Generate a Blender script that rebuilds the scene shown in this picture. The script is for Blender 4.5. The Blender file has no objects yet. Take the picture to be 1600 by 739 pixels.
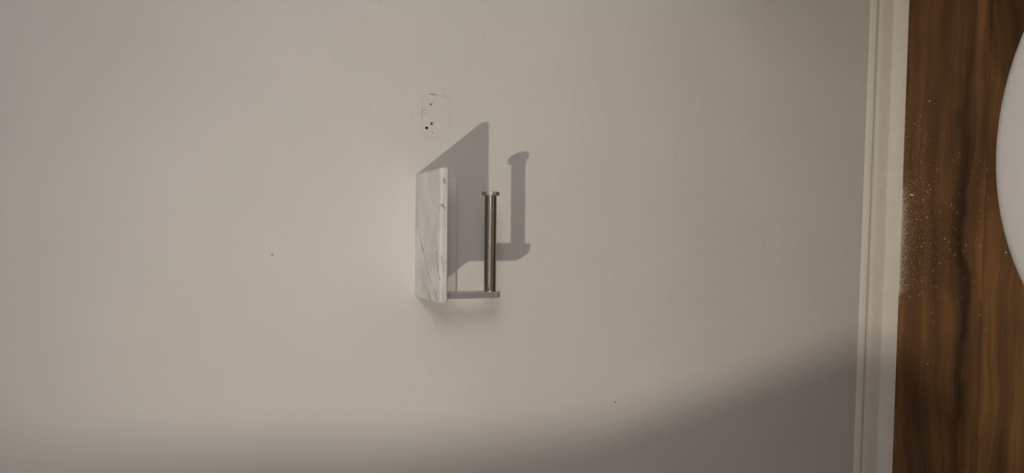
import bpy, bmesh, math, random
from mathutils import Vector, Matrix, noise

# ------------------------------------------------------------------ camera
C = bpy.context.scene
COL = C.collection
cam_d = bpy.data.cameras.new('camera')
cam = bpy.data.objects.new('camera', cam_d)
COL.objects.link(cam)
cam_d.sensor_width = 36.0
cam_d.lens = 27.0            # 1200 px on 1600
cam_d.clip_start = 0.02
RX = Vector((0.04573286, -0.99878533, 0.01834043))     # world X in (image right, image down, forward)
RY = Vector((-0.39373413, -0.00114903, 0.91922365))
RZ = -Vector((0.91808602, 0.04925998, 0.39330842))
ROWS = (RX, RY, RZ)
CAM = Vector((-0.01308063, -0.916, 1.07326218))
cam.matrix_world = Matrix((
    (RX[0], -RX[1], -RX[2], CAM[0]),
    (RY[0], -RY[1], -RY[2], CAM[1]),
    (RZ[0], -RZ[1], -RZ[2], CAM[2]),
    (0, 0, 0, 1)))
C.camera = cam


def ray(px, py):
    v = Vector((px - 800.0, py - 369.5, 1200.0))
    return Vector((RX.dot(v), RY.dot(v), RZ.dot(v)))


def on_wall(px, py, s=0.0):
    r = ray(px, py)
    t = (-s - CAM.y) / r.y
    return CAM + r * t


def on_floor(px, py, z=0.0):
    r = ray(px, py)
    t = (z - CAM.z) / r.z
    return CAM + r * t


# ------------------------------------------------------------------ light and exposure
C.view_settings.view_transform = 'Standard'
C.view_settings.look = 'None'
C.view_settings.gamma = 1.0
C.view_settings.exposure = 0.0
C.view_settings.use_curve_mapping = False
world = bpy.data.worlds.new('world')
C.world = world
world.use_nodes = True
world.node_tree.nodes['Background'].inputs[0].default_value = (0.7, 0.8, 1.0, 1)
world.node_tree.nodes['Background'].inputs[1].default_value = 0.0

LAMP = Vector((-1.29, -1.905, 2.355))       # recessed spot, upper left of the holder
AIM = Vector((0.07, 0.0, 0.48))
ld = bpy.data.lights.new('ceiling_spot_light', 'SPOT')
ld.energy = 130.0
ld.color = (1.0, 0.895, 0.76)
ld.shadow_soft_size = 0.023
ld.spot_size = math.radians(31)
ld.spot_blend = 1.0
lo = bpy.data.objects.new('ceiling_spot_light', ld)
COL.objects.link(lo)
lo.location = LAMP
lo.rotation_euler = (AIM - LAMP).to_track_quat('-Z', 'Y').to_euler()

GLOBE = Vector((0.38, -1.21, 1.25))         # globe lamp added out of frame for soft fill
GLOBE_R = 0.16
GLOBE_STRENGTH = 12.1
GLOBE_COLOR = (1.0, 1.0, 1.03)

# ------------------------------------------------------------------ helpers
MATS = {}


def new_mat(name):
    m = bpy.data.materials.new(name)
    m.use_nodes = True
    nt = m.node_tree
    return m, nt, nt.nodes['Principled BSDF']


def N(nt, kind, **kw):
    n = nt.nodes.new(kind)
    for k, v in kw.items():
        if k in n.inputs:
            n.inputs[k].default_value = v
        else:
            setattr(n, k, v)
    return n


def simple(name, col, rough=0.5, metal=0.0, bump=0.0, scale=80.0, var=0.04):
    m, nt, b = new_mat(name)
    tc = N(nt, 'ShaderNodeTexCoord')
    nz = N(nt, 'ShaderNodeTexNoise', Scale=scale, Detail=4.0)
    nt.links.new(tc.outputs['Object'], nz.inputs['Vector'])
    rp = N(nt, 'ShaderNodeValToRGB')
    rp.color_ramp.elements[0].position = 0.3
    rp.color_ramp.elements[1].position = 0.7
    rp.color_ramp.elements[0].color = tuple(c * (1 - var) for c in col) + (1,)
    rp.color_ramp.elements[1].color = tuple(min(1, c * (1 + var)) for c in col) + (1,)
    nt.links.new(nz.outputs['Fac'], rp.inputs['Fac'])
    nt.links.new(rp.outputs['Color'], b.inputs['Base Color'])
    b.inputs['Roughness'].default_value = rough
    b.inputs['Metallic'].default_value = metal
    if bump:
        bp = N(nt, 'ShaderNodeBump', Strength=bump, Distance=0.0005)
        nt.links.new(nz.outputs['Fac'], bp.inputs['Height'])
        nt.links.new(bp.outputs['Normal'], b.inputs['Normal'])
    return m


def obj(name, bm, mat, parent=None, smooth=False):
    me = bpy.data.meshes.new(name)
    bmesh.ops.recalc_face_normals(bm, faces=bm.faces[:])
    bm.to_mesh(me)
    bm.free()
    if mat:
        me.materials.append(mat)
    if smooth:
        for p in me.polygons:
            p.use_smooth = True
    o = bpy.data.objects.new(name, me)
    COL.objects.link(o)
    if parent:
        o.parent = parent
    return o


def tag(o, label=None, cat=None, group=None, kind=None):
    if label:
        o['label'] = label
    if cat:
        o['category'] = cat
    if group:
        o['group'] = group
    if kind:
        o['kind'] = kind
    return o


def empty(name, loc, rot=(0, 0, 0)):
    o = bpy.data.objects.new(name, None)
    o.empty_display_size = 0.05
    COL.objects.link(o)
    o.location = loc
    o.rotation_euler = rot
    return o


def box_bm(x0, x1, y0, y1, z0, z1, bm=None, bevel=0.0, seg=2):
    bm = bm or bmesh.new()
    vs = [bm.verts.new((x, y, z)) for x in (x0, x1) for y in (y0, y1) for z in (z0, z1)]
    fs = []
    for idx in ((0, 1, 3, 2), (4, 6, 7, 5), (0, 4, 5, 1), (2, 3, 7, 6), (0, 2, 6, 4), (1, 5, 7, 3)):
        fs.append(bm.faces.new([vs[i] for i in idx]))
    if bevel:
        es = list({e for f in fs for e in f.edges})
        bmesh.ops.bevel(bm, geom=es, offset=bevel, segments=seg, profile=0.5, affect='EDGES')
    return bm


def profile_bm(prof, x0, x1, axis='x'):
    """extrude a closed (u, z) outline between two positions; u = distance out of the wall"""
    bm = bmesh.new()
    ends = []
    for x in (x0, x1):
        if axis == 'x':
            ends.append([bm.verts.new((x, -u, z)) for u, z in prof])
        else:
            ends.append([bm.verts.new((-u, x, z)) for u, z in prof])
    n = len(prof)
    for i in range(n):
        j = (i + 1) % n
        bm.faces.new((ends[0][i], ends[0][j], ends[1][j], ends[1][i]))
    bm.faces.new(ends[0])
    bm.faces.new(ends[1][::-1])
    return bm


def cyl_bm(p0, p1, rads, seg=48, bm=None):
    """lathe between two points: rads = [(t along in m, radius)]"""
    bm = bm or bmesh.new()
    p0, p1 = Vector(p0), Vector(p1)
    ax = (p1 - p0).normalized()
    a = ax.orthogonal().normalized()
    b = ax.cross(a)
    prev = None
    first = None
    for t, r in rads:
        c = p0 + ax * t
        ring = [bm.verts.new(c + (a * math.cos(2 * math.pi * k / seg) + b * math.sin(2 * math.pi * k / seg)) * r) for k in range(seg)]
        if prev:
            for k in range(seg):
                bm.faces.new((prev[k], prev[(k + 1) % seg], ring[(k + 1) % seg], ring[k]))
        else:
            first = ring
        prev = ring
    bm.faces.new(first[::-1])
    bm.faces.new(prev)
    return bm


def smooth_by_angle(o, ang=35):
    me = o.data
    for p in me.polygons:
        p.use_smooth = True
    bm = bmesh.new()
    bm.from_mesh(me)
    for e in bm.edges:
        if len(e.link_faces) == 2 and e.calc_face_angle(0) > math.radians(ang):
            e.smooth = False
    bm.to_mesh(me)
    bm.free()


# ------------------------------------------------------------------ materials
def wall_material():
    m, nt, b = new_mat('painted_wall')
    tc = N(nt, 'ShaderNodeTexCoord')
    fine = N(nt, 'ShaderNodeTexNoise', Scale=320.0, Detail=3.0, Roughness=0.6)
    mid = N(nt, 'ShaderNodeTexNoise', Scale=120.0, Detail=2.0)
    big = N(nt, 'ShaderNodeTexNoise', Scale=4.0, Detail=3.0)
    for n in (fine, mid, big):
        nt.links.new(tc.outputs['Object'], n.inputs['Vector'])
    add = N(nt, 'ShaderNodeMath', operation='ADD')
    nt.links.new(fine.outputs['Fac'], add.inputs[0])
    nt.links.new(mid.outputs['Fac'], add.inputs[1])
    bp = N(nt, 'ShaderNodeBump', Strength=0.55, Distance=0.0008)
    nt.links.new(add.outputs[0], bp.inputs['Height'])
    nt.links.new(bp.outputs['Normal'], b.inputs['Normal'])
    rp = N(nt, 'ShaderNodeValToRGB')
    rp.color_ramp.elements[0].position = 0.3
    rp.color_ramp.elements[1].position = 0.72
    rp.color_ramp.elements[0].color = (0.660, 0.632, 0.585, 1)
    rp.color_ramp.elements[1].color = (0.705, 0.676, 0.628, 1)
    nt.links.new(big.outputs['Fac'], rp.inputs['Fac'])
    nt.links.new(rp.outputs['Color'], b.inputs['Base Color'])
    b.inputs['Roughness'].default_value = 0.62
    b.inputs['Specular IOR Level'].default_value = 0.3
    return m


def on_shelf(px, py):
    """point of the shelf's top (or, past its front edge, of its face) in the shelf's own axes"""
    r = ray(px, py)
    t = (0.8108 - CAM.z) / r.z
    p = CAM + r * t
    if p.y < -0.0985:
        p = CAM + r * ((-0.0985 - CAM.y) / r.y)
    q = Matrix.Rotation(math.radians(2.35), 3, 'Y') @ (p - Vector((0.0004, 0, 0.8108)))
    return Vector((q.x, q.y, min(q.z, 0.0)))


VEINS = []
for pts, w, dk in (
        ([(652, 338), (656, 372), (661, 392), (667, 430), (670, 440)], 1.3, .62),
        ([(657.5, 380), (661, 396)], 2.0, .8),
        ([(662, 316), (670, 345), (679, 372), (682, 386)], 1.3, .42),
        ([(664.5, 296), (665.5, 306)], 2.2, .75),
        ([(681, 392), (682, 412), (682.5, 424)], 1.9, .85),
        ([(682.5, 424), (683.5, 438)], 1.5, .6),
        ([(664.5, 455), (668.5, 469)], 2.4, .9),
        ([(675, 452), (679, 470)], 1.8, .75),
        ([(653.0, 290), (653.5, 297)], 1.8, .6),
        ([(656, 282), (656.5, 290)], 1.6, .45),
        ([(684, 286), (682, 297), (684, 304)], 1.8, .5),
        ([(687, 322), (691, 320), (695, 325)], 2.0, .75),
        ([(686, 329), (688, 325)], 1.6, .5),
        ([(694, 281), (695, 285)], 2.2, .6),
        ([(650.5, 350), (652, 362)], 1.6, .5),
        ([(673, 398), (679, 432)], 1.3, .28),
        ([(690, 400), (693, 424)], 1.8, .3)):
    for p, q in zip(pts, pts[1:]):
        VEINS.append((on_shelf(*p), on_shelf(*q), w * .00125, min(1.0, dk * 1.2)))


def marble_material():
    m, nt, b = new_mat('white_marble')
    tc = N(nt, 'ShaderNodeTexCoord')
    mp = N(nt, 'ShaderNodeMapping')
    mp.inputs['Rotation'].default_value = (0.0, 0.0, math.radians(34))
    mp.inputs['Scale'].default_value = (0.8, 1.1, 1.0)
    nt.links.new(tc.outputs['Object'], mp.inputs['Vector'])
    # cloudy ground
    cl = N(nt, 'ShaderNodeTexNoise', Scale=22.0, Detail=5.0, Roughness=0.55)
    nt.links.new(mp.outputs['Vector'], cl.inputs['Vector'])
    r1 = N(nt, 'ShaderNodeValToRGB')
    r1.color_ramp.elements[0].position = 0.32
    r1.color_ramp.elements[0].color = (0.50, 0.50, 0.495, 1)
    r1.color_ramp.elements[1].position = 0.62
    r1.color_ramp.elements[1].color = (0.66, 0.655, 0.64, 1)
    nt.links.new(cl.outputs['Fac'], r1.inputs['Fac'])
    # veins: distance to short crooked lines, broken up by noise
    wob = N(nt, 'ShaderNodeTexNoise', Scale=170.0, Detail=3.0, Roughness=0.6)
    nt.links.new(tc.outputs['Object'], wob.inputs['Vector'])
    wc = N(nt, 'ShaderNodeVectorMath', operation='MULTIPLY_ADD')
    wc.inputs[1].default_value = (0.005, 0.005, 0.005)
    wc.inputs[2].default_value = (-0.0025, -0.0025, -0.0025)
    nt.links.new(wob.outputs['Color'], wc.inputs[0])
    pp = N(nt, 'ShaderNodeVectorMath', operation='ADD')
    nt.links.new(tc.outputs['Object'], pp.inputs[0])
    nt.links.new(wc.outputs[0], pp.inputs[1])
    total = None
    for a, b_, w, dark in VEINS:
        ba = b_ - a
        pa = N(nt, 'ShaderNodeVectorMath', operation='SUBTRACT')
        pa.inputs[1].default_value = a
        nt.links.new(pp.outputs[0], pa.inputs[0])
        dt = N(nt, 'ShaderNodeVectorMath', operation='DOT_PRODUCT')
        dt.inputs[1].default_value = ba / ba.length_squared
        nt.links.new(pa.outputs[0], dt.inputs[0])
        ck = N(nt, 'ShaderNodeClamp')
        nt.links.new(dt.outputs['Value'], ck.inputs[0])
        bh = N(nt, 'ShaderNodeVectorMath', operation='SCALE')
        bh.inputs[0].default_value = ba
        nt.links.new(ck.outputs[0], bh.inputs['Scale'])
        ds = N(nt, 'ShaderNodeVectorMath', operation='DISTANCE')
        nt.links.new(pa.outputs[0], ds.inputs[0])
        nt.links.new(bh.outputs[0], ds.inputs[1])
        mr = N(nt, 'ShaderNodeMapRange', interpolation_type='SMOOTHSTEP')
        mr.inputs['From Min'].default_value = 0.0
        mr.inputs['From Max'].default_value = w
        mr.inputs['To Min'].default_value = dark
        mr.inputs['To Max'].default_value = 0.0
        nt.links.new(ds.outputs['Value'], mr.inputs['Value'])
        if total is None:
            total = mr.outputs['Result']
        else:
            mm = N(nt, 'ShaderNodeMath', operation='MAXIMUM')
            nt.links.new(total, mm.inputs[0])
            nt.links.new(mr.outputs['Result'], mm.inputs[1])
            total = mm.outputs[0]
    gate = N(nt, 'ShaderNodeTexNoise', Scale=260.0, Detail=2.0)
    nt.links.new(tc.outputs['Object'], gate.inputs['Vector'])
    r3 = N(nt, 'ShaderNodeMapRange')
    r3.inputs['From Min'].default_value = 0.3
    r3.inputs['From Max'].default_value = 0.6
    r3.inputs['To Min'].default_value = 0.45
    nt.links.new(gate.outputs['Fac'], r3.inputs['Value'])
    ml = N(nt, 'ShaderNodeMath', operation='MULTIPLY')
    nt.links.new(total, ml.inputs[0])
    nt.links.new(r3.outputs['Result'], ml.inputs[1])
    mx = N(nt, 'ShaderNodeMixRGB')
    mx.inputs[2].default_value = (0.16, 0.16, 0.165, 1)
    nt.links.new(ml.outputs[0], mx.inputs[0])
    nt.links.new(r1.outputs['Color'], mx.inputs[1])
    nt.links.new(mx.outputs[0], b.inputs['Base Color'])
    b.inputs['Roughness'].default_value = 0.42
    b.inputs['Subsurface Weight'].default_value = 0.08
    b.inputs['Subsurface Radius'].default_value = (0.004, 0.004, 0.004)
    b.inputs['Subsurface Scale'].default_value = 0.5
    return m


def brushed_steel(name, col, rough, axis='X', aniso=0.75, streak=(1.0, 500.0, 500.0), metal=1.0, rot=0.0):
    m, nt, b = new_mat(name)
    tc = N(nt, 'ShaderNodeTexCoord')
    mp = N(nt, 'ShaderNodeMapping')
    mp.inputs['Scale'].default_value = streak
    nt.links.new(tc.outputs['Object'], mp.inputs['Vector'])
    nz = N(nt, 'ShaderNodeTexNoise', Scale=6.0, Detail=3.0)
    nt.links.new(mp.outputs['Vector'], nz.inputs['Vector'])
    rp = N(nt, 'ShaderNodeMapRange')
    rp.inputs['To Min'].default_value = rough * 0.8
    rp.inputs['To Max'].default_value = rough * 1.25
    nt.links.new(nz.outputs['Fac'], rp.inputs['Value'])
    nt.links.new(rp.outputs['Result'], b.inputs['Roughness'])
    b.inputs['Base Color'].default_value = col + (1,)
    b.inputs['Metallic'].default_value = metal
    if aniso:
        b.inputs['Anisotropic'].default_value = aniso
        b.inputs['Anisotropic Rotation'].default_value = rot
        tg = N(nt, 'ShaderNodeTangent', direction_type='RADIAL', axis=axis)
        nt.links.new(tg.outputs['Tangent'], b.inputs['Tangent'])
    return m


def wood_material():
    """dark walnut laminate; grain runs along x, continuous colour from world position"""
    m, nt, b = new_mat('walnut_laminate')
    geo = N(nt, 'ShaderNodeNewGeometry')
    oi = N(nt, 'ShaderNodeObjectInfo')
    # a different board picture on each plank
    off = N(nt, 'ShaderNodeCombineXYZ')
    mo = N(nt, 'ShaderNodeMath', operation='MULTIPLY')
    mo.inputs[1].default_value = 7.0
    nt.links.new(oi.outputs['Random'], mo.inputs[0])
    nt.links.new(mo.outputs[0], off.inputs['Z'])
    va = N(nt, 'ShaderNodeVectorMath', operation='ADD')
    nt.links.new(geo.outputs['Position'], va.inputs[0])
    nt.links.new(off.outputs[0], va.inputs[1])
    # slow sideways drift of the grain lines
    drift = N(nt, 'ShaderNodeTexNoise', Scale=4.2, Detail=2.0)
    nt.links.new(va.outputs[0], drift.inputs['Vector'])
    ds = N(nt, 'ShaderNodeMath', operation='MULTIPLY_ADD')
    ds.inputs[1].default_value = 0.075
    ds.inputs[2].default_value = -0.037
    nt.links.new(drift.outputs['Fac'], ds.inputs[0])
    dc = N(nt, 'ShaderNodeCombineXYZ')
    nt.links.new(ds.outputs[0], dc.inputs['Y'])
    vb = N(nt, 'ShaderNodeVectorMath', operation='ADD')
    nt.links.new(va.outputs[0], vb.inputs[0])
    nt.links.new(dc.outputs[0], vb.inputs[1])
    mp = N(nt, 'ShaderNodeMapping')
    mp.inputs['Scale'].default_value = (1.6, 30.0, 1.0)
    nt.links.new(vb.outputs[0], mp.inputs['Vector'])
    broad = N(nt, 'ShaderNodeTexNoise', Scale=1.0, Detail=3.0, Roughness=0.5)
    nt.links.new(mp.outputs['Vector'], broad.inputs['Vector'])
    mp2 = N(nt, 'ShaderNodeMapping')
    mp2.inputs['Scale'].default_value = (7.0, 320.0, 1.0)
    nt.links.new(vb.outputs[0], mp2.inputs['Vector'])
    fine = N(nt, 'ShaderNodeTexNoise', Scale=1.0, Detail=5.0, Roughness=0.65)
    nt.links.new(mp2.outputs['Vector'], fine.inputs['Vector'])
    r1 = N(nt, 'ShaderNodeValToRGB')
    e = r1.color_ramp.elements
    e[0].position = 0.30
    e[0].color = (0.095, 0.048, 0.021, 1)
    e[1].position = 0.70
    e[1].color = (0.31, 0.155, 0.056, 1)
    x = e.new(0.44)
    x.color = (0.150, 0.076, 0.030, 1)
    x = e.new(0.56)
    x.color = (0.215, 0.107, 0.040, 1)
    nt.links.new(broad.outputs['Fac'], r1.inputs['Fac'])
    r2 = N(nt, 'ShaderNodeValToRGB')
    r2.color_ramp.elements[0].position = 0.30
    r2.color_ramp.elements[0].color = (0.80, 0.78, 0.75, 1)
    r2.color_ramp.elements[1].position = 0.66
    r2.color_ramp.elements[1].color = (1.15, 1.13, 1.1, 1)
    nt.links.new(fine.outputs['Fac'], r2.inputs['Fac'])
    mu = N(nt, 'ShaderNodeMixRGB', blend_type='MULTIPLY')
    mu.inputs[0].default_value = 1.0
    nt.links.new(r1.outputs['Color'], mu.inputs[1])
    nt.links.new(r2.outputs['Color'], mu.inputs[2])
    # soft darker figure along the board
    fig = N(nt, 'ShaderNodeTexNoise', Scale=9.0, Detail=3.0)
    nt.links.new(va.outputs[0], fig.inputs['Vector'])
    r3 = N(nt, 'ShaderNodeValToRGB')
    r3.color_ramp.elements[0].position = 0.3
    r3.color_ramp.elements[0].color = (0.72, 0.72, 0.72, 1)
    r3.color_ramp.elements[1].position = 0.62
    r3.color_ramp.elements[1].color = (1, 1, 1, 1)
    nt.links.new(fig.outputs['Fac'], r3.inputs['Fac'])
    mu2 = N(nt, 'ShaderNodeMixRGB', blend_type='MULTIPLY')
    mu2.inputs[0].default_value = 1.0
    nt.links.new(mu.outputs[0], mu2.inputs[1])
    nt.links.new(r3.outputs['Color'], mu2.inputs[2])
    # the dark wavy vein along the second board
    sp = N(nt, 'ShaderNodeSeparateXYZ')
    nt.links.new(geo.outputs['Position'], sp.inputs[0])
    w1 = N(nt, 'ShaderNodeTexNoise', noise_dimensions='1D', Scale=7.0, Detail=2.0)
    nt.links.new(sp.outputs['X'], w1.inputs['W'])
    cy = N(nt, 'ShaderNodeMath', operation='MULTIPLY_ADD')
    cy.inputs[1].default_value = 0.05
    cy.inputs[2].default_value = VEIN_Y - 0.025
    nt.links.new(w1.outputs['Fac'], cy.inputs[0])
    dd = N(nt, 'ShaderNodeMath', operation='SUBTRACT')
    nt.links.new(sp.outputs['Y'], dd.inputs[0])
    nt.links.new(cy.outputs[0], dd.inputs[1])
    da = N(nt, 'ShaderNodeMath', operation='ABSOLUTE')
    nt.links.new(dd.outputs[0], da.inputs[0])
    r4 = N(nt, 'ShaderNodeMapRange', interpolation_type='SMOOTHSTEP')
    r4.inputs['From Min'].default_value = 0.0
    r4.inputs['From Max'].default_value = 0.017
    r4.inputs['To Min'].default_value = 0.58
    r4.inputs['To Max'].default_value = 1.0
    nt.links.new(da.outputs[0], r4.inputs['Value'])
    mu3 = N(nt, 'ShaderNodeVectorMath', operation='SCALE')
    nt.links.new(mu2.outputs[0], mu3.inputs[0])
    nt.links.new(r4.outputs['Result'], mu3.inputs['Scale'])
    # lighter tone beyond the vein toward low x, darker tone elsewhere
    f1 = N(nt, 'ShaderNodeMapRange', interpolation_type='SMOOTHSTEP')
    f1.inputs['From Min'].default_value = 0.001
    f1.inputs['From Max'].default_value = -0.010
    nt.links.new(dd.outputs[0], f1.inputs['Value'])
    f2 = N(nt, 'ShaderNodeMapRange', interpolation_type='SMOOTHSTEP')
    f2.inputs['From Min'].default_value = 0.20
    f2.inputs['From Max'].default_value = -0.02
    nt.links.new(sp.outputs['X'], f2.inputs['Value'])
    f3 = N(nt, 'ShaderNodeMath', operation='MULTIPLY')
    nt.links.new(f1.outputs['Result'], f3.inputs[0])
    nt.links.new(f2.outputs['Result'], f3.inputs[1])
    f4 = N(nt, 'ShaderNodeMath', operation='MULTIPLY_ADD')
    f4.inputs[1].default_value = 0.62
    f4.inputs[2].default_value = 0.78
    nt.links.new(f3.outputs[0], f4.inputs[0])
    mu4 = N(nt, 'ShaderNodeVectorMath', operation='SCALE')
    nt.links.new(mu3.outputs[0], mu4.inputs[0])
    nt.links.new(f4.outputs[0], mu4.inputs['Scale'])
    nt.links.new(mu4.outputs[0], b.inputs['Base Color'])
    b.inputs['Roughness'].default_value = 0.5
    b.inputs['Specular IOR Level'].default_value = 0.2
    bp = N(nt, 'ShaderNodeBump', Strength=0.12, Distance=0.0004)
    nt.links.new(fine.outputs['Fac'], bp.inputs['Height'])
    nt.links.new(bp.outputs['Normal'], b.inputs['Normal'])
    return m


VEIN_Y = on_floor(1508, 300).y
M = {
    'wall': wall_material(),
    'ceiling': simple('ceiling_paint', (0.74, 0.73, 0.70), 0.8, bump=0.2, scale=150),
    'trim': simple('gloss_trim_paint', (0.84, 0.785, 0.69), 0.42, bump=0.05, scale=60, var=0.03),
    'marble': marble_material(),
    'rod': brushed_steel('brushed_steel_rod', (0.50, 0.46, 0.41), 0.15, 'X', 0.92, (400.0, 4.0, 4.0), 1.0, 0.25),
    'plate': brushed_steel('satin_steel_plate', (0.84, 0.79, 0.77), 0.55, 'Y', 0.0, (3.0, 300.0, 300.0), 0.7),
    'arm': brushed_steel('satin_steel_arm', (0.80, 0.73, 0.75), 0.42, 'Z', 0.0, (300.0, 300.0, 3.0)),
    'wood': wood_material(),
    'joint': simple('dark_board_joint', (0.018, 0.010, 0.006), 0.7),
    'pencil': simple('pencil_graphite', (0.27, 0.255, 0.25), 0.6, scale=900, var=0.35),
    'faint_pencil': simple('faint_pencil_graphite', (0.45, 0.425, 0.40), 0.6, scale=900, var=0.2),
    'hole': simple('hole_core', (0.030, 0.018, 0.010), 0.9, scale=900, var=0.5),
    'hole_brown': simple('hole_torn_board', (0.33, 0.17, 0.06), 0.9, scale=1500, var=0.6),
    'speck': simple('wall_speck', (0.25, 0.22, 0.19), 0.8),
    'dust': simple('plaster_dust', (0.84, 0.78, 0.66), 0.9, scale=400, var=0.15),
    'crumb': simple('plaster_crumb', (0.92, 0.80, 0.60), 0.9, scale=400, var=0.12),
    'ceramic': simple('white_ceramic', (0.70, 0.695, 0.69), 0.12, scale=10, var=0.01),
    'lid': simple('white_seat_plastic', (0.59, 0.568, 0.535), 0.35, scale=10, var=0.01),
    'chrome': brushed_steel('chrome', (0.8, 0.8, 0.8), 0.1, 'Z', 0.0),
    'blocker': simple('blocker_cloth', (0.42, 0.41, 0.40), 0.9, bump=0.3, scale=600),
    'door': simple('door_paint', (0.66, 0.63, 0.58), 0.45, var=0.02),
}


def lamp_material(name, col, strength):
    m, nt, b = new_mat(name)
    b.inputs['Base Color'].default_value = (0.8, 0.8, 0.8, 1)
    b.inputs['Emission Color'].default_value = col + (1,)
    b.inputs['Emission Strength'].default_value = strength
    return m


# ------------------------------------------------------------------ room shell
X0, X1, Y0, H = -1.70, 0.62, -2.45, 2.40

# openings drilled in the wall, from the photograph
HOLES = [  # px, py, rx(mm), rz(mm), material, seed
    (673.0, 163.0, 1.25, 1.15, 'hole', 1),
    (674.4, 193.4, 1.9, 1.7, 'hole_brown', 2),
    (666.8, 199.7, 1.7, 2.0, 'hole', 3),
    (676.0, 207.2, 0.7, 0.6, 'hole', 4),
]


def blob(px, py, rx, rz, seed, n=14, rough=0.3):
    rnd = random.Random(seed)
    c = on_wall(px, py)
    return [(c.x + math.cos(2 * math.pi * k / n) * rx * .001 * (1 + rnd.uniform(-rough, rough)),
             c.z + math.sin(2 * math.pi * k / n) * rz * .001 * (1 + rnd.uniform(-rough, rough))) for k in range(n)]


bm = bmesh.new()
outer = [bm.verts.new(p) for p in ((X0, 0, 0), (X1, 0, 0), (X1, 0, H), (X0, 0, H))]
edges = [bm.edges.new((outer[i], outer[(i + 1) % 4])) for i in range(4)]
rims = []
for px, py, rx, rz, mk, sd in HOLES:
    pts = blob(px, py, rx, rz, sd)
    vs = [bm.verts.new((x, 0, z)) for x, z in pts]
    edges += [bm.edges.new((vs[i], vs[(i + 1) % len(vs)])) for i in range(len(vs))]
    rims.append(pts)
bmesh.ops.triangle_fill(bm, edges=edges, use_beauty=True)
wall_back = obj('wall_back', bm, M['wall'])
tag(wall_back, 'off-white painted wall with fine roller texture', kind='structure')
for pts, h in zip(rims, HOLES):
    bm = bmesh.new()
    cx = sum(p[0] for p in pts) / len(pts)
    cz = sum(p[1] for p in pts) / len(pts)
    prev = None
    deep = 0.012 if h[4] == 'hole' else 0.0022
    for dpt, sc in ((0, 1.0), (deep * .25, 0.9), (deep, 0.6)):
        ring = [bm.verts.new((cx + (x - cx) * sc, dpt, cz + (z - cz) * sc)) for x, z in pts]
        if prev:
            for k in range(len(ring)):
                bm.faces.new((prev[k], prev[(k + 1) % len(ring)], ring[(k + 1) % len(ring)], ring[k]))
        prev = ring
    bm.faces.new(prev)
    obj('drill_hole', bm, M[h[4]], wall_back)
    # torn raised paint around the rim
    bm = bmesh.new()
    rnd = random.Random(h[5] + 40)
    n = len(pts)
    prev = None
    for sc, up in ((1.0, 0.0), (1.15, 0.00022), (1.75, 0.0)):
        ring = []
        for k, (x, z) in enumerate(pts):
            j = 1 if sc == 1.0 else rnd.uniform(0.85, 1.15)
            ring.append(bm.verts.new((cx + (x - cx) * sc * j, -up * rnd.uniform(.5, 1.4) - 0.00002, cz + (z - cz) * sc * j)))
        if prev:
            for k in range(n):
                bm.faces.new((prev[k], prev[(k + 1) % n], ring[(k + 1) % n], ring[k]))
        prev = ring
    obj('torn_rim', bm, M['wall'], wall_back)


def fleck(px, py, r, mat, seed, name='wall_fleck'):
    """a tiny chip standing on the wall surface"""
    pts = blob(px, py, r, r, seed, 8, 0.35)
    bm = bmesh.new()
    cx = sum(p[0] for p in pts) / 8
    cz = sum(p[1] for p in pts) / 8
    a = [bm.verts.new((x, 0, z)) for x, z in pts]
    b = [bm.verts.new((cx + (x - cx) * .6, -0.0002, cz + (z - cz) * .6)) for x, z in pts]
    for k in range(8):
        bm.faces.new((a[k], a[(k + 1) % 8], b[(k + 1) % 8], b[k]))
    bm.faces.new(b)
    return obj(name, bm, mat, wall_back)


for i, (px, py, r) in enumerate([(677.5, 158.8, .7), (664.5, 176.5, .45), (643.2, 184.0, .5), (961.5, 628.5, 1.3),
                                 (425.5, 398.0, 1.0), (746.5, 218, .5), (1349, 419, .6), (1313, 92, .6),
                                 (227, 375, .5), (846, 252, .5)]):
    fleck(px, py, r, M['speck'], i + 70)
for i, (px, py, r) in enumerate([(670.5, 195.0, .45), (676.5, 190.5, .5), (672.0, 190.6, .6), (675.0, 196.8, .6)]):
    fleck(px, py, r, M['hole_brown'], i + 90, 'torn_paper')

STROKES = [  # pencil strokes: points in the photograph, half width in mm, darkness
    ([(659.8, 152), (659.9, 160), (659.6, 168)], .22, 'faint_pencil'),
    ([(659.6, 165), (659.5, 176), (659.3, 186)], .28, 'pencil'),
    ([(654, 171.0), (659, 171.6)], .18, 'faint_pencil'),
    ([(659.5, 171.7), (663, 172.1), (667.5, 172.6)], .22, 'pencil'),
    ([(658.5, 147.8), (662.0, 147.8)], .3, 'faint_pencil'),
    ([(671.5, 147.4), (675, 147.0), (679.5, 146.9)], .45, 'pencil'),
    ([(672, 148.0), (680, 148.2), (687.5, 148.6)], .25, 'pencil'),
    ([(688, 148.8), (695, 150.0), (698.5, 152.5), (701.5, 156.5)], .2, 'faint_pencil'),
    ([(662, 148.0), (671, 147.8)], .15, 'faint_pencil'),
    ([(702.3, 160), (703, 172), (703.4, 186), (703.6, 200)], .13, 'faint_pencil'),
    ([(659.4, 190), (659.0, 204), (659.2, 212)], .12, 'faint_pencil'),
    ([(656, 213.9), (664, 214.0)], .12, 'faint_pencil'),
    ([(664.5, 213.9), (668.0, 213.9)], .32, 'pencil'),
    ([(671.8, 213.8), (678, 214.0)], .32, 'pencil'),
    ([(678, 214.4), (686, 215.4)], .25, 'faint_pencil'),
    ([(686, 215.2), (697.5, 215.5)], .2, 'faint_pencil'),
    ([(662, 176.4), (668, 176.6)], .15, 'faint_pencil'),
]
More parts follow.
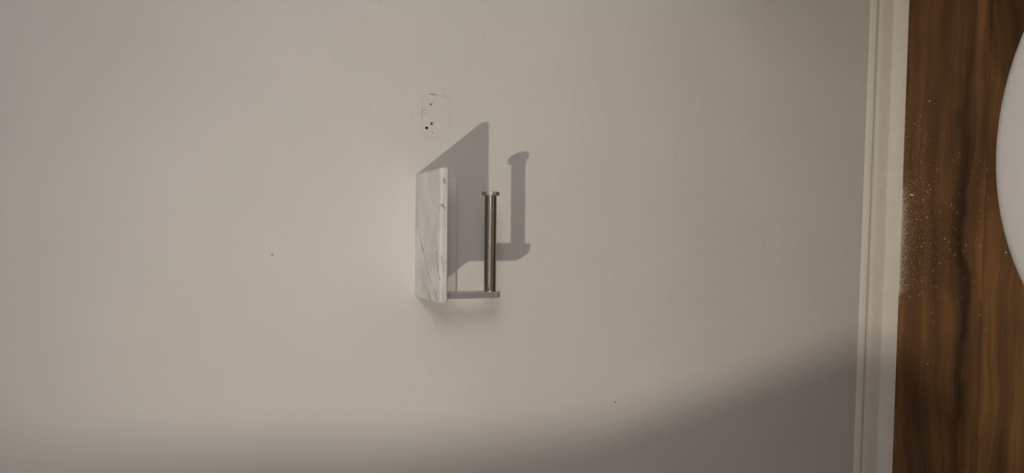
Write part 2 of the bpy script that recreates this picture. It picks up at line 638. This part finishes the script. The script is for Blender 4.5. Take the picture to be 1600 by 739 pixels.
for pts, w, mk in STROKES:
    bm = bmesh.new()
    P = [on_wall(*p) for p in pts]
    L, Rr = [], []
    for i, p in enumerate(P):
        d = (P[min(i + 1, len(P) - 1)] - P[max(i - 1, 0)]).normalized()
        nrm = Vector((-d.z, 0, d.x))
        ww = w * .0014 * (0.35 if i in (0, len(P) - 1) else 1.0)
        L.append((p + nrm * ww))
        Rr.append((p - nrm * ww))
    lo_ = [[bm.verts.new((q.x, -0.00004, q.z)) for q in side] for side in (L, Rr)]
    for i in range(len(P) - 1):
        bm.faces.new((lo_[0][i], lo_[0][i + 1], lo_[1][i + 1], lo_[1][i]))
    obj('pencil_stroke', bm, M[mk], wall_back)

for nm, args in (('wall_left', (X0 - .1, X0, Y0, 0, 0, H)), ('wall_right', (X1, X1 + .1, Y0, 0, 0, H)),
                 ('ceiling', (X0 - .1, X1 + .1, Y0 - .1, 0.0, H, H + .1))):
    o = obj(nm, box_bm(*args), M['ceiling'] if nm == 'ceiling' else M['wall'])
    tag(o, kind='structure')
# front wall with a doorway
bm = box_bm(X0 - .1, -0.55, Y0 - .1, Y0, 0, H)
box_bm(0.27, X1 + .1, Y0 - .1, Y0, 0, H, bm)
box_bm(-0.55, 0.27, Y0 - .1, Y0, 2.05, H, bm)
tag(obj('wall_front', bm, M['wall']), kind='structure')
bm = box_bm(-0.545, -0.425, Y0 - .06, Y0 - .02, 0.005, 2.045)
box_bm(0.145, 0.265, Y0 - .06, Y0 - .02, 0.005, 2.045, bm)
box_bm(-0.425, 0.145, Y0 - .06, Y0 - .02, 0.005, 1.005, bm)
box_bm(-0.425, 0.145, Y0 - .06, Y0 - .02, 1.915, 2.045, bm)
door = obj('door_1', bm, M['door'])
obj('glass_pane', box_bm(-0.43, 0.15, Y0 - .044, Y0 - .036, 1.00, 1.92), simple('frosted_glass', (.45, .48, .5), .5), door)
tag(door, kind='structure')
bm = cyl_bm((-0.48, Y0 - .02, 1.0), (-0.48, Y0 + .05, 1.0), [(0, .025), (.006, .025), (.007, .009), (.05, .009)], 20)
box_bm(-0.49, -0.36, Y0 + .025, Y0 + .04, .992, 1.008, bm, .003)
obj('door_handle', bm, M['chrome'], door)
for (a, b_, c, d_) in ((-0.62, -0.548, 0, 2.12), (0.268, 0.34, 0, 2.12), (-0.548, 0.268, 2.048, 2.12)):
    tag(obj('trim_1', box_bm(a, b_, Y0, Y0 + .015, c, d_, bevel=.002), M['trim']), kind='structure')

# skirting, moulded profile with a hairline groove along its back
PROF = [(0.0, 0.0), (0.0, 0.0685), (0.0006, 0.0685), (0.0007, 0.0692), (0.0013, 0.0680), (0.0030, 0.0600),
        (0.0035, 0.0580), (0.0034, 0.0566), (0.0021, 0.0548), (0.0014, 0.0520), (0.0017, 0.0490), (0.0029, 0.0460),
        (0.0036, 0.0420), (0.0046, 0.0320), (0.0052, 0.0245), (0.0056, 0.0228), (0.0064, 0.0212),
        (0.0095, 0.0145), (0.0148, 0.0030), (0.0155, 0.0)]
o = obj('baseboard_back', profile_bm(PROF, X0, X1), M['trim'])
smooth_by_angle(o, 40)
tag(o, 'cream painted moulded skirting board', kind='structure')
bm = profile_bm(PROF, Y0, -0.0155, 'y')
o = obj('baseboard_right', bm, M['trim'])
o.location.x = X1
smooth_by_angle(o, 40)
tag(o, kind='structure')

# floor: sub floor and laminate boards
floor = obj('floor', box_bm(X0 - .1, X1 + .1, Y0 - .1, 0.1, -0.12, -0.0075), M['joint'])
tag(floor, 'dark walnut laminate floor', kind='structure')
SEAM = on_floor(1540, 300).y
PW = 0.19
rows = []
y = SEAM + PW
while y > Y0 - .1:
    rows.append((max(y - PW, Y0 - .1), min(y, 0.0)))
    y -= PW
rnd = random.Random(5)
for r, (ya, yb) in enumerate(rows):
    x = X0 - (0.30 if r == 0 else 0.42 if r == 1 else rnd.uniform(0.1, 1.1))
    while x < X1:
        xa, xb = max(x, X0), min(x + 1.38, X1)
        if xb > xa + .01:
            g = 0.00035
            bm = bmesh.new()
            box_bm(xa + g, xb - g, ya + g, yb - g, -0.0075, 0.0, bm)
            es = [e for e in bm.edges if all(v.co.z > -1e-6 for v in e.verts)]
            bmesh.ops.bevel(bm, geom=es, offset=0.0005, segments=1, affect='EDGES')
            obj('plank', bm, M['wood'], floor)
        x += 1.38

# ------------------------------------------------------------------ ceiling spot and added fill globe
def downlight():
    t = empty('ceiling_spotlight', (LAMP.x, LAMP.y, H))
    tag(t, 'small round recessed spotlight in the ceiling', 'lamp')
    bm = bmesh.new()
    seg = 40
    prev = None
    for rr, z in ((0.030, 0.0), (0.030, -0.012), (0.036, -0.012), (0.046, -0.006), (0.047, 0.0)):
        ring = [bm.verts.new((rr * math.cos(2 * math.pi * k / seg), rr * math.sin(2 * math.pi * k / seg), z)) for k in range(seg)]
        if prev:
            for k in range(seg):
                bm.faces.new((prev[k], prev[(k + 1) % seg], ring[(k + 1) % seg], ring[k]))
        prev = ring
    obj('bezel', bm, M['chrome'], t, True)
    bm = cyl_bm((0, 0, 0), (0, 0, -0.006), [(0, .0295), (.006, .0295)], 32)
    obj('lens', bm, lamp_material('lamp_lens', (1.0, .89, .75), 4.0), t)
    return t


downlight()

t = empty('added_fill_lamp', (X1, GLOBE.y, GLOBE.z))  # invented fitting carrying the added fill globe
tag(t, 'opal globe lamp added out of view as soft fill', 'lamp')
bm = bmesh.new()
bmesh.ops.create_uvsphere(bm, u_segments=32, v_segments=18, radius=GLOBE_R)
g = obj('globe', bm, lamp_material('fill_globe', GLOBE_COLOR, GLOBE_STRENGTH), t, True)
g.location = (GLOBE.x - X1, 0, 0)
obj('bracket', cyl_bm((0, 0, 0), (-1, 0, 0), [(0, .05), (.012, .05), (.016, .02), (.09, .02)], 32), M['chrome'], t)

# ------------------------------------------------------------------ curtain added out of frame to shade the lower left
CY = -1.22


def toward_lamp(p):
    t = CY / LAMP.y if abs(p.y) < 1e-6 else (CY - p.y) / (LAMP.y - p.y)
    return p + (LAMP - p) * t


EDGE = [toward_lamp(on_wall(*p)) for p in ((1335, 540), (960, 672), (650, 706), (300, 708), (0, 716))]
EDGE = [(p.x, p.z) for p in EDGE]


def blocker_edge(z):
    if z <= EDGE[0][1]:
        return EDGE[0][0]
    for (xa, za), (xb, zb) in zip(EDGE, EDGE[1:]):
        if z <= zb:
            return xa + (xb - xa) * (z - za) / (zb - za)
    (xa, za), (xb, zb) = EDGE[-2:]
    return xa + (xb - xa) * (z - za) / (zb - za)


t = empty('light_blocker', (0, CY, 0))
tag(t, 'grey cloth curtain added out of view to shade the wall', 'blocker')
bm = bmesh.new()
NX, NZ = 90, 40
grid = []
for j in range(NZ + 1):
    z = 0.04 + (2.33 - 0.04) * j / NZ
    row = []
    for i in range(NX + 1):
        u = i / NX
        xe = blocker_edge(z)
        x = -1.66 + (xe + 1.66) * u
        amp = 0.022 * min(1, (1 - u) * 12) * (0.8 + .2 * math.sin(z * 2))
        yy = amp * math.sin(u * 15 * 2 * math.pi + .6 * math.sin(z * 1.7 + u * 9))
        row.append(bm.verts.new((x, yy, z)))
    grid.append(row)
for j in range(NZ):
    for i in range(NX):
        bm.faces.new((grid[j][i], grid[j][i + 1], grid[j + 1][i + 1], grid[j + 1][i]))
cl = obj('blocker_cloth', bm, M['blocker'], t, True)
sm = cl.modifiers.new('thick', 'SOLIDIFY')
sm.thickness = 0.002
obj('blocker_track', box_bm(-1.70, -0.60, -.012, .012, 2.33, 2.40, bevel=.002), M['trim'], t)

# ------------------------------------------------------------------ the holder
TILT = math.radians(2.35)
holder = empty('toilet_roll_holder', (0.0004, 0.0, 0.8108))
holder.rotation_euler = (0, -TILT, 0)      # hangs a touch lower at its left end
tag(holder, 'white marble shelf with brushed steel toilet roll arm screwed to the wall', 'toilet roll holder')


def rounded_slab(hw, depth, th, rc, re, inset=0.0):
    """slab from y=0 out to y=-depth, top at z=0; rc = outer corner radius, re = edge round"""
    bm = bmesh.new()
    out = [(-hw, 0.0)]
    for k in range(7):
        a = math.radians(180 + 90 * k / 6)
        out.append((-hw + rc + rc * math.cos(a), -depth + rc + rc * math.sin(a)))
    for k in range(7):
        a = math.radians(270 + 90 * k / 6)
        out.append((hw - rc + rc * math.cos(a), -depth + rc + rc * math.sin(a)))
    out.append((hw, 0.0))
    layers = []
    K = 5
    for k in range(K + 1):
        a = math.pi / 2 * k / K
        layers.append((re * (1 - math.sin(a)), -re * (1 - math.cos(a))))
    top = layers[:]          # inset, z : from top inward
    prof = [(i, z) for i, z in top] + [(0.0, -th + 0.0012), (0.0012, -th)]
    prev = None
    for ins, z in prof:
        ring = []
        for (x, y) in out:
            sx = x * (hw - ins) / hw
            sy = y * (depth - ins) / depth
            ring.append(bm.verts.new((sx, sy, z)))
        if prev is None:
            bm.faces.new(ring)
        else:
            for i in range(len(ring)):
                j = (i + 1) % len(ring)
                bm.faces.new((prev[i], prev[j], ring[j], ring[i]))
        prev = ring
    bm.faces.new(prev[::-1])
    return bm


shelf = obj('marble_shelf', rounded_slab(0.0762, 0.0985, 0.0098, 0.0022, 0.0036), M['marble'], holder)
smooth_by_angle(shelf, 30)

# wall plate: flat strip below the shelf, rounded lower corners
bm = bmesh.new()
x0, x1_, z0, z1_, rc = -0.0718, 0.0740, -0.0520, -0.0099, 0.0035
pts = [(x0, z1_), (x0, z0)]
for k in range(6):
    a = math.radians(270 + 90 * k / 5)
    pts.append((x1_ - rc + rc * math.cos(a), z0 + rc + rc * math.sin(a)))
pts.append((x1_, z1_))
fa = [bm.verts.new((x, 0, z)) for x, z in pts]
fb = [bm.verts.new((x, -0.0034, z)) for x, z in pts]
bk = [bm.verts.new((x * .993, -0.0040, z + (0.0006 if z < -.03 else 0))) for x, z in pts]
n = len(pts)
for A, B in ((fa, fb), (fb, bk)):
    for i in range(n):
        bm.faces.new((A[i], A[(i + 1) % n], B[(i + 1) % n], B[i]))
bm.faces.new(bk)
bm.faces.new(fa[::-1])
plate = obj('wall_plate', bm, M['plate'], holder)
smooth_by_angle(plate, 35)

# arm: flat bar hanging below the left end of the shelf, joined to the plate by its upper shank
ROD_S, ROD_Z = 0.0745, -0.0700
AX0, AX1 = -0.0722, -0.0653
bm = bmesh.new()
AF, AB, AZ = 0.0885, 0.0640, -0.0800
outl = [(0.0040, -0.0099), (0.0040, -0.0125), (0.0600, -0.0125), (AB, -0.0160), (AB, AZ + 0.005),
        (AB + 0.0015, AZ + 0.0012), (AB + 0.005, AZ), (AF - 0.0070, AZ), (AF, AZ + 0.0058), (AF, -0.0099)]
va = [bm.verts.new((AX0, -s, z)) for s, z in outl]
vb = [bm.verts.new((AX1, -s, z)) for s, z in outl]
bm.faces.new(va)
bm.faces.new(vb[::-1])
for i in range(len(outl)):
    j = (i + 1) % len(outl)
    bm.faces.new((va[i], va[j], vb[j], vb[i]))
bmesh.ops.bevel(bm, geom=[e for e in bm.edges if abs(e.verts[0].co.x - e.verts[1].co.x) < 1e-6], offset=0.0004, segments=2, affect='EDGES')
arm = obj('arm', bm, M['arm'], holder)
arm.data.materials.append(brushed_steel('bevel_dark_reflection', (0.22, 0.18, 0.15), 0.12, 'Z', 0.0))
for p in arm.data.polygons:                   # polished lower bevel, dark wood reflection painted into its colour
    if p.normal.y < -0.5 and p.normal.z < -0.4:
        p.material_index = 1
smooth_by_angle(arm, 30)

R_ = 0.0072
RL = 0.1125
p0 = (AX1, -ROD_S, ROD_Z)
p1 = (AX1 + RL, -ROD_S, ROD_Z)
rod = obj('rod', cyl_bm(p0, p1, [(0, R_), (0.001, R_), (RL * .5, R_), (RL, R_)], 96), M['rod'], holder)
rod.data.transform(Matrix.Translation((0, ROD_S, -ROD_Z)))
rod.location = (0, -ROD_S, ROD_Z)
smooth_by_angle(rod, 30)
CR = 0.0108
cap = obj('end_cap', cyl_bm((AX1 + RL, 0, 0), (1, 0, 0), [(0, CR - .0005), (.0004, CR), (.0038, CR), (.0043, CR - .0006)], 96), M['rod'], rod)
smooth_by_angle(cap, 30)
cap.data.materials.clear()
cap.data.materials.append(brushed_steel('steel_cap', (0.62, 0.60, 0.58), 0.3, 'X', 0.5, (400.0, 4.0, 4.0)))

# ------------------------------------------------------------------ toilet
TX, TY = 0.092, -0.640


def egg(hw, front, back, n=96, cut=None):
    pts = []
    for k in range(n):
        a = 2 * math.pi * k / n
        c, s = math.cos(a), math.sin(a)
        L_ = back if c > 0 else front
        x = L_ * c
        yv = hw * s
        if cut is not None and x > cut:
            x = cut + (x - cut) * 0.12
        pts.append((x, yv))
    return pts


def loft(rings, cap_first=True, cap_last=True):
    bm = bmesh.new()
    prev = None
    first = None
    for pts, z in rings:
        ring = [bm.verts.new((x, y, z)) for x, y in pts]
        if prev:
            for k in range(len(ring)):
                bm.faces.new((prev[k], prev[(k + 1) % len(ring)], ring[(k + 1) % len(ring)], ring[k]))
        else:
            first = ring
        prev = ring
    if cap_first:
        bm.faces.new(first[::-1])
    if cap_last:
        bm.faces.new(prev)
    return bm


toilet = empty('toilet', (TX, TY, 0))
tag(toilet, 'white toilet with its lid closed standing on the dark wood floor', 'toilet')
HW, FR, BK = 0.183, 0.215, 0.225
rings = []
for z, hw, fr, bk, sh in ((0.0, .095, .10, .30, .06), (0.02, .095, .10, .30, .06), (0.05, .085, .09, .30, .06), (0.15, .085, .095, .30, .05),
                          (0.24, .11, .13, .29, .03), (0.31, .150, .175, .28, .01), (0.36, .170, .198, .27, 0), (0.385, .173, .203, .27, 0)):
    rings.append(([(x + sh, y) for x, y in egg(hw, fr, bk, cut=.20)], z))
bowl = obj('bowl', loft(rings), M['ceramic'], toilet, True)
rings = []
for z, ins in ((0.386, .006), (0.388, .002), (0.395, 0.0005), (0.400, .002), (0.402, .006)):
    rings.append((egg(HW - .002 - ins, FR - ins - .002, BK - ins, cut=.18), z))
obj('seat', loft(rings), M['lid'], toilet, True)
rings = []
for z, ins in ((0.4025, .004), (0.404, .001), (0.409, 0.0), (0.414, .0012), (0.4175, .004), (0.4195, .009), (0.421, .018), (0.4235, .045), (0.425, .09), (0.4256, .14)):
    rings.append((egg(HW - ins, FR - ins, BK - ins, cut=.18 - ins), z))
obj('lid', loft(rings), M['lid'], toilet, True)
for s in (-1, 1):
    obj('hinge', cyl_bm((.198, .06 * s, .409), (.198, .09 * s, .409), [(0, .009), (.03, .009)], 20), M['lid'], toilet)
tank = obj('tank', box_bm(.30, .515, -.185, .185, .36, .655, bevel=.025, seg=4), M['ceramic'], toilet, True)
tl = obj('tank_lid', box_bm(.292, .52, -.193, .193, .656, .685, bevel=.010, seg=4), M['ceramic'], toilet, True)
obj('flush_button', cyl_bm((.40, 0, .685), (.40, 0, .691), [(0, .022), (.004, .022), (.006, .019)], 32), M['chrome'], tl)

# ------------------------------------------------------------------ plaster dust under the drilled holes
def grain(bm, c, r, rnd, flat=0.6):
    """a squashed irregular tetra grain lying on the floor"""
    a0 = rnd.uniform(0, 6.28)
    st = rnd.uniform(.7, 1.5)
    base = []
    for k in range(4):
        a = a0 + k * 1.57 + rnd.uniform(-.3, .3)
        rr = r * rnd.uniform(.7, 1.2)
        dx, dy = math.cos(a) * rr * st, math.sin(a) * rr / st
        base.append(bm.verts.new((c.x + dx, c.y + dy, c.z)))
    top = bm.verts.new((c.x + rnd.uniform(-.3, .3) * r, c.y + rnd.uniform(-.3, .3) * r, c.z + r * flat * 1.4))
    for k in range(4):
        bm.faces.new((base[k], base[(k + 1) % 4], top))
    bm.faces.new(base[::-1])


rnd = random.Random(11)
bm = bmesh.new()


def density(py):
    # how much dust lies along the skirting, from the photograph
    for a, b_, da, db in ((240, 285, 0.0, .08), (285, 305, .08, .6), (305, 345, .6, 1.0), (345, 380, 1.0, .85), (380, 430, .85, .8),
                          (430, 452, .8, .9), (452, 462, .9, .12), (462, 480, .12, 0)):
        if a <= py < b_:
            return da + (db - da) * (py - a) / (b_ - a)
    return 0


made = 0
while made < 6600:
    py = rnd.uniform(240, 480)
    if rnd.random() > density(py):
        continue
    edge = 1421 - .0365 * py
    w = 3.6 if made < 4200 else 13
    dx = rnd.expovariate(1 / w)
    if dx > 110:
        continue
    p = on_floor(edge + dx - 0.6, py)
    p.y = min(p.y, -0.0158)
    p.z = 0
    r = rnd.uniform(.00016, .00034) if rnd.random() < .93 else rnd.uniform(.0004, .0006)
    grain(bm, p, r, rnd)
    made += 1
for _ in range(190):
    py = rnd.gauss(350, 85)
    px = 1421 - .0365 * py + abs(rnd.gauss(0, 62))
    if px > 1556:
        continue
    p = on_floor(px, py)
    p.z = 0
    p.y = min(p.y, -0.0158)
    grain(bm, p, rnd.uniform(.0003, .0006), rnd)
# a few grains lying on the foot of the skirting
o = obj('plaster_dust', bm, M['dust'])
tag(o, 'pale plaster dust scattered on the dark floor along the skirting', 'dust', kind='stuff')

# crumbs big enough to be seen one by one
CR_ = [(1453, 158, 1.05), (1438.5, 181.5, .7), (1429.3, 193, .6), (1426.3, 200, .5), (1438, 203.5, .65), (1417.8, 213.5, .6),
       (1446, 218, .5), (1436, 229, .45), (1431, 137.5, .5), (1426, 247, .6), (1438.6, 253.5, .75), (1439, 277.5, .8), (1432.8, 281.8, .9),
       (1428.3, 285.5, .9), (1443.3, 284.8, .6), (1432.7, 288.6, .5), (1452, 289.3, .9), (1454.6, 296.3, .85), (1449.8, 300, .95),
       (1452.4, 303.5, .5), (1443, 312.3, .9), (1497, 245.3, .6), (1461.5, 283, .5), (1478, 279.5, .5), (1487, 319.5, .75), (1490, 325, .7),
       (1496, 332.5, .8), (1468, 330.5, .7), (1531.5, 252, .7), (1531.5, 328.5, .65), (1531.5, 345.5, .7), (1536.5, 367.5, .55),
       (1449, 339.8, .95), (1433.5, 343, .8), (1427.8, 357.5, .9), (1443, 372, .5), (1476, 373, .9), (1483.3, 378, 1.0), (1484.3, 390, .7),
       (1494.3, 358.7, .6), (1482, 359.8, .5), (1510, 382, .7), (1505.5, 392.5, .75), (1491.5, 399.5, .8), (1473.5, 403.5, .55),
       (1468, 411, .9), (1470.4, 411.6, .6), (1433.2, 386.2, .7), (1440.5, 385.3, .85), (1428, 435.8, .7), (1440.6, 439, .7),
       (1437, 460.5, .9), (1422, 463.3, .6), (1463, 447.8, .7), (1532, 384, .6), (1530.5, 491.5, .9), (1455.7, 488.5, .6),
       (1540.5, 514.7, .8), (1449.5, 568.8, .7), (1545, 311, .6), (1543, 265, .7), (1404, 510.5, .45)]
def crumb(px, py, rmm, seed, name, long=1.0, ang=0.0):
    c = on_floor(px, py)
    rn = random.Random(seed)
    bm = bmesh.new()
    bmesh.ops.create_icosphere(bm, subdivisions=1, radius=rmm * .0009)
    for v in bm.verts:
        v.co *= rn.uniform(.75, 1.25)
        v.co.x *= long
        v.co.z *= .7
    mz = min(v.co.z for v in bm.verts)
    for v in bm.verts:
        v.co.z -= mz
    o = obj(name, bm, M['crumb'])
    o.location = (c.x, min(c.y, -0.017), 0)
    o.rotation_euler.z = ang
    return o


special = {
    (1453, 158): 'largest round pale plaster crumb lying apart nearest the top edge of the photo',
    (1530.5, 491.5): 'pale crumb far below the toilet lid, on the lower part of the right-hand floorboard',
    (1449.5, 568.8): 'lone pale crumb lowest in the photo, in the dark floor beyond the dust',
}
for i, (px, py, r) in enumerate(CR_):
    o = crumb(px, py, r, i, 'plaster_crumb', random.Random(i).uniform(1, 1.5), i * 1.3)
    tag(o, special.get((px, py), 'tiny pale plaster crumb lying loose on the dark wood floor'), 'crumb', 'plaster crumbs on the floor')
# the flaky long chip and the one next to the toilet lid
t = crumb(1425.5, 304.5, 1.5, 201, 'plaster_chip', 2.6, math.radians(62))
tag(t, 'longest pale plaster chip at the upper end of the dust by the skirting', 'plaster chip')
t = crumb(1572.5, 394.5, 1.3, 202, 'plaster_chip', 1.9, math.radians(40))
tag(t, 'oval pale plaster chip on the floor just beside the toilet lid', 'plaster chip')
